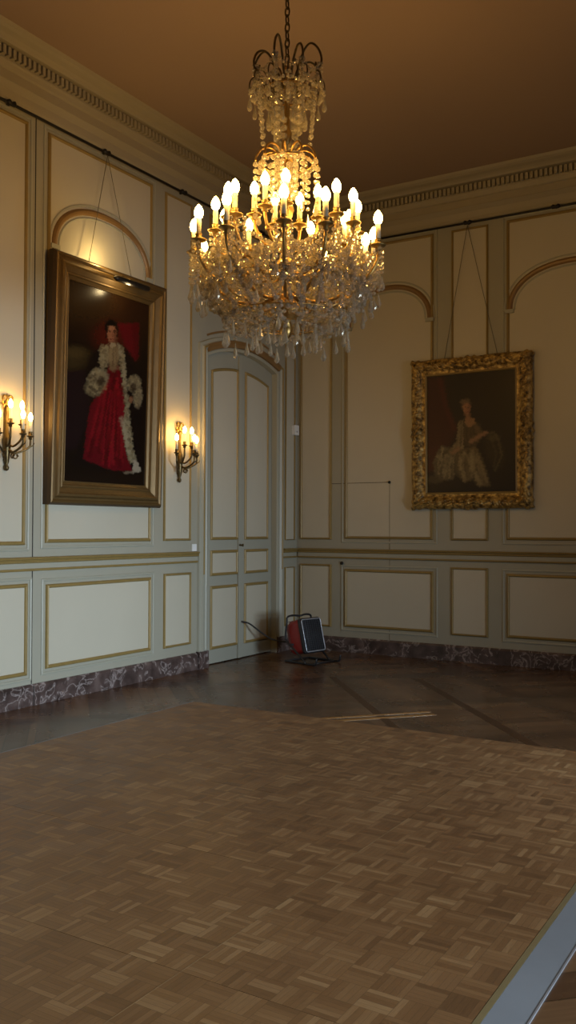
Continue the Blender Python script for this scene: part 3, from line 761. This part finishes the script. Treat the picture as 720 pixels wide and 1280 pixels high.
# scalloped outer edge at the corners and centres
def scallop(v):
    x, y, z = v; d = min(x, gw-x, y, gh-y)
    if d < .03:
        along = y if min(x, gw-x) < min(y, gh-y) else x; Ln = gh if along == y else gw
        k = max(math.exp(-(min(along, Ln-along)/.15)**2), math.exp(-((along-Ln/2)/.14)**2))
        e = (.022*k*(.55+.45*math.cos(along*75)) - .008*(1-k))*(1-d/.03)
        cx, cy = gw/2, gh/2
        if min(x, gw-x) < min(y, gh-y): x += math.copysign(e, x-cx)
        else: y += math.copysign(e, y-cy)
    return (x, y, z)
o.v = [tuple(MBk @ Vector(scallop(v))) for v in o.v]; o.sm = [True]*len(o.f)
o.build('carved_frame', M['frame_ornate'], pic2)
c, nu, nv = paint_lady()
canvas('canvas', gw-2*gm, gh-2*gm, nu, nv, c, M['canvas_b'], pic2, MBk @ Matrix.Translation((gm, gm, .026)))
o = frame_mesh(gw-2*gm+.02, gh-2*gm+.02, [(0,.026),(0,.046),(.008,.05),(.018,.044),(.022,.026)], 1)
o.v = [tuple(MBk @ (Vector(v)+Vector((gm-.01, gm-.01, 0)))) for v in o.v]; o.build('inner_slip', M['gild'], pic2)
cd = MB(); ax = Vector((2.258-1.596, -.033, 4.921-1.727))
for sx in (-.32, .32): cd.tube([ax, Vector((gw/2+sx, -.03, gh-.04))], .0032, 5)
cd.build('hanging_wire', M['cord'], pic2)

def smooth_path(P, n=6):
    P = [Vector(p) for p in P]; out = []
    for i in range(len(P)-1):
        p0, p1, p2, p3 = P[max(0, i-1)], P[i], P[i+1], P[min(len(P)-1, i+2)]
        for k in range(n):
            t = k/n; out.append(.5*((2*p1)+(p2-p0)*t+(2*p0-5*p1+4*p2-p3)*t*t+(3*p1-p0-3*p2+p3)*t**3))
    return out+[P[-1]]
# ------------------------------------------------------------------ wall sconces
def make_sconce(label, loc):
    t = thing('wall_sconce', label, 'sconce', loc, group='five-light wall sconces')
    # local: +x out of the wall, origin at arm centre height
    mb = MB(); prof = [(.004,-.235),(.018,-.225),(.022,-.205),(.010,-.185),(.020,-.16),(.028,-.10),(.034,-.03),(.036,.02),(.028,.05),(.019,.08),(.015,.16),(.020,.28),(.016,.30)]
    mb.lathe(prof, (.03, 0, 0), 12)
    mb.box((0, -.014, -.15), (.03, .014, .30)); mb.build('backplate', M['bronze'], t)
    mb = MB()   # ribbon bow finial
    for s in (-1, 1):
        mb.tube([(.03+.008*math.cos(a*2), s*(.026+.026*math.cos(a)), .345+.035*math.sin(a)+.012*s*math.cos(a)) for a in [2*PI*i/14 for i in range(14)]], .0085, 6, closed=True)
        mb.tube([(.03, s*.006, .33), (.03, s*.03, .30), (.028, s*.036, .265)], [.008, .010, .004], 6)
    mb.bead((.035, 0, .34), .016); mb.lathe([(.010,.29),(.014,.31),(.008,.36),(.002,.40)], (.03,0,0), 8); mb.build('bow_finial', M['gilt_bronze'], t)
    spec = [(-60, .19, .06, 1), (0, .19, .06, 1), (60, .19, .06, 1), (-28, .125, .145, 0), (30, .125, .145, 0)]
    for (a, R, z, low) in spec:
        a = math.radians(a); dx, dy = math.cos(a), math.sin(a); P = lambda r, h: (.03+dx*r, dy*r, h)
        m = MB()
        if low: pts = [P(.02,-.06), P(.06,-.085), P(.11,-.075), P(R-.01,-.035), P(R,.0), P(R,z-.03)]
        else: pts = [P(.02,-.02), P(.05,-.035), P(.09,-.01), P(R-.004,.03), P(R,.07), P(R,z-.03)]
        m.tube(smooth_path(pts, 4), .0095, 7)
        if low:   # scroll and leaf under the arm
            m.tube([P(.07+.024*math.cos(q)*(1-q/16), -.115+.024*math.sin(q)*(1-q/16)) for q in [.6*i for i in range(13)]], .006, 5)
            m.tube([P(R-.01,-.035), P(R+.022,-.02), P(R+.035,.004)], [.006,.005,.002], 5)
        arm = m.build('arm', M['bronze'], t)
        c = P(R, z)
        MB().lathe([(.006,-.035),(.016,-.028),(.014,-.015),(.030,-.006),(.034,.0),(.018,.002),(.017,.03),(.019,.034)], c, 12).build('drip_pan', M['bronze'], arm)
        MB().lathe([(.0125,.03),(.0125,.12)], c, 10).build('candle_sleeve', M['sleeve'], arm)
        MB().lathe([(.008,.118),(.015,.132),(.019,.15),(.017,.166),(.010,.182),(.003,.192)], c, 12).build('bulb', M['bulb'], arm)
    return t
SC1, SC2 = (0.0, -2.405, 2.195), (0.0, -4.66, 2.19)
make_sconce('lit bronze wall sconce between the robed portrait and the door', SC1)
s2 = make_sconce('lit bronze wall sconce at the left edge, left of the robed portrait', SC2)

# ------------------------------------------------------------------ chandelier
CX, CY = 2.756, -4.755
ch = thing('chandelier', 'lit crystal and brass chandelier hanging from the ceiling on a chain', 'chandelier', (CX, CY, 0))
Zt = 4.62
mb = MB(); z = Zt-.12; i = 0
while z < HC-.06:     # chain links
    a = 0 if i % 2 else PI/2
    mb.tube([(.016*math.cos(q)*math.cos(a), .016*math.cos(q)*math.sin(a), z+.034*math.sin(q)) for q in [2*PI*k/10 for k in range(10)]], .0055, 5, closed=True)
    z += .052; i += 1
mb.build('chain', M['bronze'], ch)
MB().lathe([(.02,HC-.07),(.05,HC-.05),(.085,HC-.02),(.09,HC-.002)], (0,0,0), 16).build('ceiling_rose', M['bronze'], ch)
mb = MB(); mb.lathe([(.006,2.72),(.03,2.74),(.045,2.79),(.03,2.83),(.10,2.87),(.13,2.91),(.07,2.96),(.035,3.0),(.03,3.10),(.055,3.16),(.075,3.20),(.045,3.25),(.025,3.32),(.03,3.5),(.05,3.56),(.03,3.62),(.018,3.75),
         (.018,4.0),(.04,4.04),(.02,4.1),(.016,4.35),(.045,4.40),(.03,4.46),(.014,4.52)], (0,0,0), 14)
mb.build('stem', M['brass'], ch)
pol = lambda a, r, z: (r*math.cos(a), r*math.sin(a), z)
# candle arms: (bearing in degrees, reach, bulb height)
TA, TB, TC = 3.455, 3.585, 3.70
arms = [(a, .60, TA) for a in (-149, -124, -95, -60, -36, 16, 46, 58, 70, 96)]+[(-170, .60, 3.39), (120, .60, TA), (145, .60, 3.43)]
arms += [(a, .46, TB) for a in (-144, -110, -102, 156, -173, -17, 7, 32, 56, 63, 100)]
arms += [(a, .21, TC) for a in (-149, -99, 143, -60, 97, 44)]
A_tips = []; B_tips = []
for (deg, R, zb) in arms:
    a = math.radians(deg); P = lambda r, h: pol(a, r, h)
    zp = zb-.165        # drip pan height
    m = MB()
    if R > .5: pts = [P(.05,3.02), P(.16,2.96), P(.30,2.96), P(.44,3.03), P(.54,3.10), P(R-.005,3.19), P(R,zp-.03)]; A_tips.append((a, R, zp))
    elif R > .3: pts = [P(.05,3.16), P(.13,3.12), P(.24,3.14), P(.34,3.20), P(.42,3.27), P(R-.004,3.34), P(R,zp-.03)]; B_tips.append((a, R, zp))
    else: pts = [P(.03,3.34), P(.08,3.32), P(.14,3.34), P(.18,3.40), P(R-.004,3.46), P(R,zp-.03)]
    m.tube(smooth_path(pts, 4), .0115, 7)
    mid = pts[3]; m.bead(mid, .022)
    arm = m.build('candle_arm', M['brass'], ch)
    c = P(R, zp)
    MB().lathe([(.006,-.045),(.020,-.036),(.016,-.02),(.046,-.010),(.052,-.002),(.046,.002),(.020,.004),(.020,.028),(.024,.034)], c, 12).build('drip_pan', M['gilt_bronze'], arm)
    MB().lathe([(.0165,.03),(.0165,.132)], c, 10).build('candle_sleeve', M['sleeve'], arm)
    MB().lathe([(.012,.126),(.023,.142),(.029,.162),(.026,.184),(.015,.206),(.004,.218)], c, 12).build('bulb', M['bulb'], arm)
# crown of scrolled arms
for k in range(8):
    a = 2*PI*k/8+.2
    big = k % 2 == 0
    pts = [pol(a, r, h) for r, h in ((.02,4.36),(.06,4.44),(.11,4.53+.05*big),(.16,4.57+.06*big),(.21,4.55+.04*big),(.235,4.49+.03*big),(.225,4.44+.03*big),(.20,4.44+.03*big),(.195,4.47+.03*big))]
    MB().tube(smooth_path(pts, 4), .0075, 6).build('crown_arm', M['bronze'], ch)
for k in range(12):
    a = 2*PI*k/12+.05
    pts = [pol(a, r, h) for r, h in ((.06,4.30),(.12,4.36),(.18,4.43),(.23,4.42),(.245,4.37),(.225,4.345),(.21,4.365))]
    MB().tube(smooth_path(pts, 4), .005, 5).build('crown_scroll', M['bronze'], ch)
for k in range(10):    # gilt hoops over the middle tier
    a = 2*PI*k/10+.1
    pts = [pol(a, r, h) for r, h in ((.03,3.88),(.07,3.945),(.12,3.965),(.165,3.95),(.20,3.90),(.205,3.87))]
    MB().tube(smooth_path(pts, 4), .0075, 6).build('middle_hoop', M['brass'], ch)
for nm, R, z, r in (('crown_ring', .165, 4.33, .008), ('upper_ring', .17, 3.87, .007), ('basket_ring', .50, 3.06, .0045), ('bottom_ring', .40, 2.86, .0045), ('bottom_ring', .22, 2.80, .0045)):
    MB().tube([pol(2*PI*k/36, R, z) for k in range(36)], r, 6, closed=True).build(nm, M['brass'], ch)
nstr = [0]; STR = []; PEN = []
def strand(pts_fn, L, r, grow=None):
    """string of cut beads along a curve"""
    n = max(2, int(L/(r*2.05))); m = MB()
    for i in range(n):
        t = (i+.5)/n; m.bead(pts_fn(t), r*(grow(t) if grow else 1), long=1.05)
    nstr[0] += 1; STR.append(m)
def swag(p, q, sag, r):
    p, q = Vector(p), Vector(q); L = (q-p).length+sag*.8
    return strand(lambda t: p.lerp(q, t)-Vector((0,0,4*sag*t*(1-t))), L, r)
def vert(p, L, r, grow=None): p = Vector(p); return strand(lambda t: p-Vector((0,0,L*t)), L, r, grow)
npend = [0]
def pend(p, w, h):
    npend[0] += 1; PEN.append(MB().drop(p, w, h))
# crown: hanging chains, prisms
for k in range(8):
    a = 2*PI*k/8+.2; zt = 4.47+(.03 if k % 2 == 0 else 0)
    vert(pol(a, .235, zt), .08, .011); pend(pol(a, .235, zt-.085), .018, .09)
    swag(pol(a, .225, zt), pol(a+PI/4, .225, 4.47+(.0 if k % 2 == 0 else .03)), .07, .013)
    swag(pol(a, .215, zt-.02), pol(a, .165, 4.0), -.03, .017)
    if k % 2 == 0: pend(pol(a+.39, .165, 4.32), .022, .11)
for k in range(6):
    a = 2*PI*k/6+.5
    vert(pol(a, .10, 4.36), .26, .017); 
    vert(pol(a+.3, .07, 4.15), .26, .022)
for k in range(12):
    a = 2*PI*k/12+.05
    vert(pol(a, .243, 4.36), .05, .012); pend(pol(a, .243, 4.305), .019, .10)
    swag(pol(a, .243, 4.37), pol(a+PI/6, .243, 4.37), .06, .013)
    swag(pol(a, .20, 4.40), pol(a+PI/5, .11, 4.22), .03, .014)
    pend(pol(a+.25, .12, 4.20), .022, .11)
# middle: bead bundles from the hoops
for k in range(10):
    a = 2*PI*k/10+.1
    vert(pol(a, .205, 3.87), .27, .020, lambda t: 1.0-.35*t)
    pend(pol(a, .205, 3.59), .019, .10)
    if k % 2: vert(pol(a, .12, 3.90), .30, .022, lambda t: 1-.3*t)
for k in range(6): vert(pol(2*PI*k/6+.3, .06, 3.98), .34, .024)
# candle tips: pendants, outer hanging strands, swags
A_s = sorted(A_tips); B_s = sorted(B_tips)
for i, (a, R, z) in enumerate(A_s):
    for d in (-.07, .07):
        vert(pol(a+d, R+.02, z-.02), .16+.05*(i % 3), .0135)
        pend(pol(a+d, R+.02, z-.19-.05*(i % 3)), .020, .095)
    b, R2, z2 = A_s[(i+1) % len(A_s)]; b2 = b if b > a else b+2*PI
    swag(pol(a, R, z-.02), pol(b2, R2, z2-.02), .10+.09*min(1, (b2-a)), .0145)
    swag(pol(a, R, z-.03), pol(a+.1, .40, 2.87), .06, .0145)
    vert(pol((a+b2)/2, .545, 3.16), .16+.06*(i % 2), .015)
    pend(pol((a+b2)/2, .545, 2.99-.06*(i % 2)), .022, .10)
for i, (a, R, z) in enumerate(B_s):
    vert(pol(a, R+.03, z-.01), .10, .013); pend(pol(a, R+.03, z-.115), .019, .085)
    vert(pol(a+.1, R-.04, z-.01), .15, .014)
    b, R2, z2 = B_s[(i+1) % len(B_s)]; b2 = b if b > a else b+2*PI
    swag(pol(a, R, z-.02), pol(b2, R2, z2-.02), .09+.08*min(1, (b2-a)), .0145)
    swag(pol(a, R, z-.03), pol(a, .50, 3.07), -.02, .0145)
for k in range(16):     # basket of bead strings under the arms
    a = 2*PI*k/16
    swag(pol(a, .50, 3.06), pol(a+.12, .22, 2.81), .10, .0155)
    swag(pol(a, .19, 3.30), pol(a+.2, .50, 3.06), .05, .0145)
    swag(pol(a, .50, 3.06), pol(a+PI/8, .50, 3.06), .09, .0145)
    pend(pol(a+.1, .50, 3.03), .021, .10)
for k in range(22):
    a = 2*PI*k/22
    vert(pol(a, .40, 2.85), .04+.03*(k % 3), .013); pend(pol(a, .40, 2.80-.03*(k % 3)), .021, .105)
for k in range(12):
    a = 2*PI*k/12
    vert(pol(a, .22, 2.79), .04, .013); pend(pol(a, .22, 2.745), .021, .10)
for k in range(5): pend(pol(2*PI*k/5, .08, 2.79), .02, .10)
for R, z, n in ((.50, 3.06, 70), (.40, 2.855, 60), (.22, 2.80, 34), (.165, 4.325, 26), (.17, 3.865, 26)):
    strand(lambda t: pol(2*PI*t, R+.006, z-.012), n*.032, .0155)
for k in range(18):
    a = 2*PI*k/18+.08
    swag(pol(a, .40, 2.855), pol(a+PI/9, .40, 2.855), .06, .014)
    swag(pol(a, .54, 3.20), pol(a+.15, .42, 2.88), .05, .0155)
# the hundred largest in view stay parts of their own, the rest of each kind are one part
CAMP = Vector((5.79162-CX, -9.69675-CY, 1.5))
def view_size(m):
    lo = Vector([min(v[i] for v in m.v) for i in range(3)]); hi = Vector([max(v[i] for v in m.v) for i in range(3)])
    return (hi-lo).length*math.exp(-(((lo+hi)/2-CAMP).length-5.2)/.45)
for name, L in (('bead_strand', STR), ('crystal_pendant', PEN)):
    L.sort(key=view_size, reverse=True)
    for m in L[:100]: m.build(name, M['crystal'], ch, recalc=False)
    rest = MB()
    for m in L[100:]: rest.add(m.v, m.f)
    if rest.v: rest.build(name, M['crystal'], ch, recalc=False)['kind'] = 'stuff'
# everything looser in between: one countless sparkle of beads
m = MB()
for k in range(1500):
    a = rnd.random()*2*PI; t = rnd.random(); R = .14+.44*math.sqrt(rnd.random()); zlo = 2.80+.30*max(0, (R-.34)/.26)**1.5; zhi = 3.32-.12*R/.6
    m.bead(pol(a, R, zlo+(zhi-zlo)*t), rnd.uniform(.011, .018), long=rnd.choice((1, 1, 1.6)))
o = m.build('loose_beads', M['crystal'], ch, recalc=False); o['kind'] = 'stuff'

# ------------------------------------------------------------------ heater, cable, small fittings
ht = thing('electric_heater', 'red portable heater with black grille and tube frame near the door corner', 'heater', (.673, -.947, 0), math.radians(-12))
# local: +x front, z up; box body tipped back
bt = math.radians(14); ct, st = math.cos(bt), math.sin(bt)
def HB(x, y, z): return (x*ct-z*st, y, .275+x*st+z*ct)
def rounded(w, h, r, n=5):
    P = []
    for cx, cy, a0 in ((w-r, h-r, 0), (-w+r, h-r, PI/2), (-w+r, -h+r, PI), (w-r, -h+r, 3*PI/2)):
        for i in range(n+1): a = a0+PI/2*i/n; P.append((cx+r*math.cos(a), cy+r*math.sin(a)))
    return P
def loft(sections, mp):
    vs = []; fs = []; n = len(sections[0][1])
    for x, P in sections: vs += [mp(x, a, b) for a, b in P]
    for i in range(len(sections)-1):
        for k in range(n): fs.append((i*n+k, i*n+(k+1) % n, (i+1)*n+(k+1) % n, (i+1)*n+k))
    fs.append(tuple(range(n))); fs.append(tuple(reversed(range((len(sections)-1)*n, len(sections)*n))))
    return MB().add(vs, fs)
loft([(-.125, rounded(.12, .13, .06)), (-.11, rounded(.15, .165, .06)), (-.06, rounded(.165, .185, .05)), (.07, rounded(.168, .188, .04)), (.10, rounded(.168, .188, .04))], HB).build('housing', M['red'], ht)
o = loft([(.095, rounded(.174, .197, .035)), (.120, rounded(.174, .197, .035)), (.128, rounded(.167, .190, .032))], HB); bez = o.build('grille_rim', M['black'], ht)
loft([(.1285, rounded(.150, .174, .02)), (.130, rounded(.150, .174, .02))], HB).build('grille_recess', M['grille'], bez)
mb = MB()
for k in range(9): y = -.14+.28*k/8; mb.tube([HB(.135, y, -.17), HB(.135, y, .17)], .0035, 5)
for k in range(15): z = -.165+.33*k/14; mb.tube([HB(.139, -.145, z), HB(.139, .145, z)], .0025, 5)
mb.build('grille_wires', M['black'], bez)
mb = MB(); mb.tube([HB(.138, y, z) for y, z in rounded(.155, .179, .02)], .0055, 6, closed=True); mb.build('bright_rim', M['steel'], bez)
mb = MB()    # vent slots on the top of the housing
for k in range(6): mb.obox(HB(-.10+.03*k, 0, .190), (.006, 0, .001), (0, .11, 0), (-.001, 0, .004))
mb.build('vent_slots', simple('dusty_pink', (.30, .12, .10), .6), ht)
mb = MB()    # tube frame: skids, diagonal side bars, rear handle
for s in (-1, 1):
    y = s*.20
    side = [(-.07, 0, .505), (-.085, y*.55, .515), (-.085, y*.95, .50), (-.085, y, .44), (-.10, y, .26), (.0, y, .17), (.13, y, .075), (.19, y, .02), (.14, y, .012), (-.06, y, .012), (-.11, y, .012)]
    mb.tube(smooth_path(side, 4), .0115, 8)
    mb.tube(smooth_path([(.14, y, .012), (.29, y, .012), (.345, y, .024), (.36, y, .085)], 4), .0115, 8)
    mb.tube([(-.04, y, .20), HB(-.03, s*.165, -.07)], .012, 8)
mb.tube([(.27, -.20, .012), (.27, .20, .012)], .0105, 8); mb.tube([(-.11, -.20, .012), (-.11, .20, .012)], .0105, 8)
mb.build('tube_frame', M['black'], ht)
mb = MB(); mb.tube([HB(-.06, -.162, -.11), HB(-.06, -.182, -.11)], .017, 12); mb.build('knob', M['steel'], ht)
# supply cable, drooping from the gap of the double door
R0 = Matrix.Rotation(math.radians(12), 4, 'Z')
wp = [(-.045, -1.17, .425), (.03, -1.11, .40), (.13, -1.04, .31), (.24, -.97, .225), (.36, -.92, .195), (.47, -.90, .20), (.56, -.91, .23)]
loc = [R0 @ (Vector(p)-Vector((.673, -.947, 0))) for p in smooth_path(wp)]
MB().tube(loc, .0095, 7).build('power_cable', M['cable'], ht)

bx = thing('door_chime', 'small white plastic box high on the wall by the corner', 'wall box', (0, -.075, 2.72))
MB().poly(rounded(.05, .062, .008), .001, .045, lambda u, v, h: (h, u, v)).build('cover', M['white'], bx)
MB().poly(rounded(.012, .012, .011), .045, .048, lambda u, v, h: (h, u, v-.02)).build('sensor_dot', simple('grey_plastic', (.4, .4, .4), .5), bx)
sw = thing('light_switch', 'small white light switch above the dado rail left of the door', 'switch', (0, -2.118, 1.288))
MB().poly(rounded(.037, .037, .005), .0005, .010, lambda u, v, h: (h, u, v)).build('plate', M['white'], sw)
MB().poly(rounded(.016, .026, .003), .010, .014, lambda u, v, h: (h, u, v)).build('rocker', M['white'], sw)

# ------------------------------------------------------------------ lights
def point(name, loc, col, e, r=.04):
    l = bpy.data.lights.new(name, 'POINT'); l.color = col; l.energy = e; l.shadow_soft_size = r
    o = bpy.data.objects.new(name, l); o.location = loc; COL.objects.link(o); return o
WARM = (1, .66, .27)
def area(name, loc, rot, sx, sy, col, e, spread=PI):
    l = bpy.data.lights.new(name, 'AREA'); l.shape = 'RECTANGLE'; l.size = sx; l.size_y = sy; l.color = col; l.energy = e; l.spread = spread
    o = bpy.data.objects.new(name, l); o.location = loc; o.rotation_euler = rot; COL.objects.link(o); return o
point('picture_lamp_light', (.19, -3.66, 3.945), (1, .68, .25), 4.5, .02)
point('picture_lamp_light', (.27, -3.46, 3.705), (1, .74, .36), 2.2, .03)
for (a, b), wp_, wl, sp, yw in zip(wins, (8, 18, 24), (20, 38, 50), (55, 55, 60), (-8, -9, -11)):
    area('window_fill_light', (W-.05, (a+b)/2, 2.3), (0, math.radians(90-34), 0), 3.0, 1.4, (.76, .89, 1.0), wp_, math.radians(125))
    # low narrow beams added to brighten the lower left wall
    area('window_fill_light', (W-.06, (a+b)/2, 1.0), (0, math.radians(90-4), math.radians(yw)), 1.0, 1.4, (.70, .86, 1.0), wl, math.radians(sp))
w = bpy.data.worlds.new('sky'); bpy.context.scene.world = w; w.use_nodes = True
w.node_tree.nodes['Background'].inputs[0].default_value = (.75, .87, 1, 1); w.node_tree.nodes['Background'].inputs[1].default_value = .6

# ------------------------------------------------------------------ camera (focal length 1122.5 px on a 720x1280 frame)
cam = bpy.data.cameras.new('camera'); co = bpy.data.objects.new('camera', cam); COL.objects.link(co)
cam.sensor_fit = 'VERTICAL'; cam.sensor_height = 36; cam.lens = 1122.4657/1280*36; cam.clip_start = .05
fwv = Vector((-.52105, .85336, .01761)).normalized(); rtv = Vector((.8535, .5211, .00349)).normalized()
upv = rtv.cross(fwv).normalized(); rtv = fwv.cross(upv)
m4 = Matrix((rtv, upv, -fwv)).transposed().to_4x4(); m4.translation = Vector((5.79162, -9.69675, 1.5)); co.matrix_world = m4
sc = bpy.context.scene; sc.camera = co
sc.view_settings.view_transform = 'Standard'; sc.view_settings.look = 'None'; sc.view_settings.exposure = 0
try:
    sc.cycles.use_denoising = True; sc.cycles.sample_clamp_indirect = 4; sc.cycles.max_bounces = 10; sc.cycles.transmission_bounces = 8; sc.cycles.transparent_max_bounces = 24
    sc.cycles.caustics_refractive = False; sc.cycles.caustics_reflective = False
except Exception: pass
print('strands', nstr[0], 'pendants', npend[0])
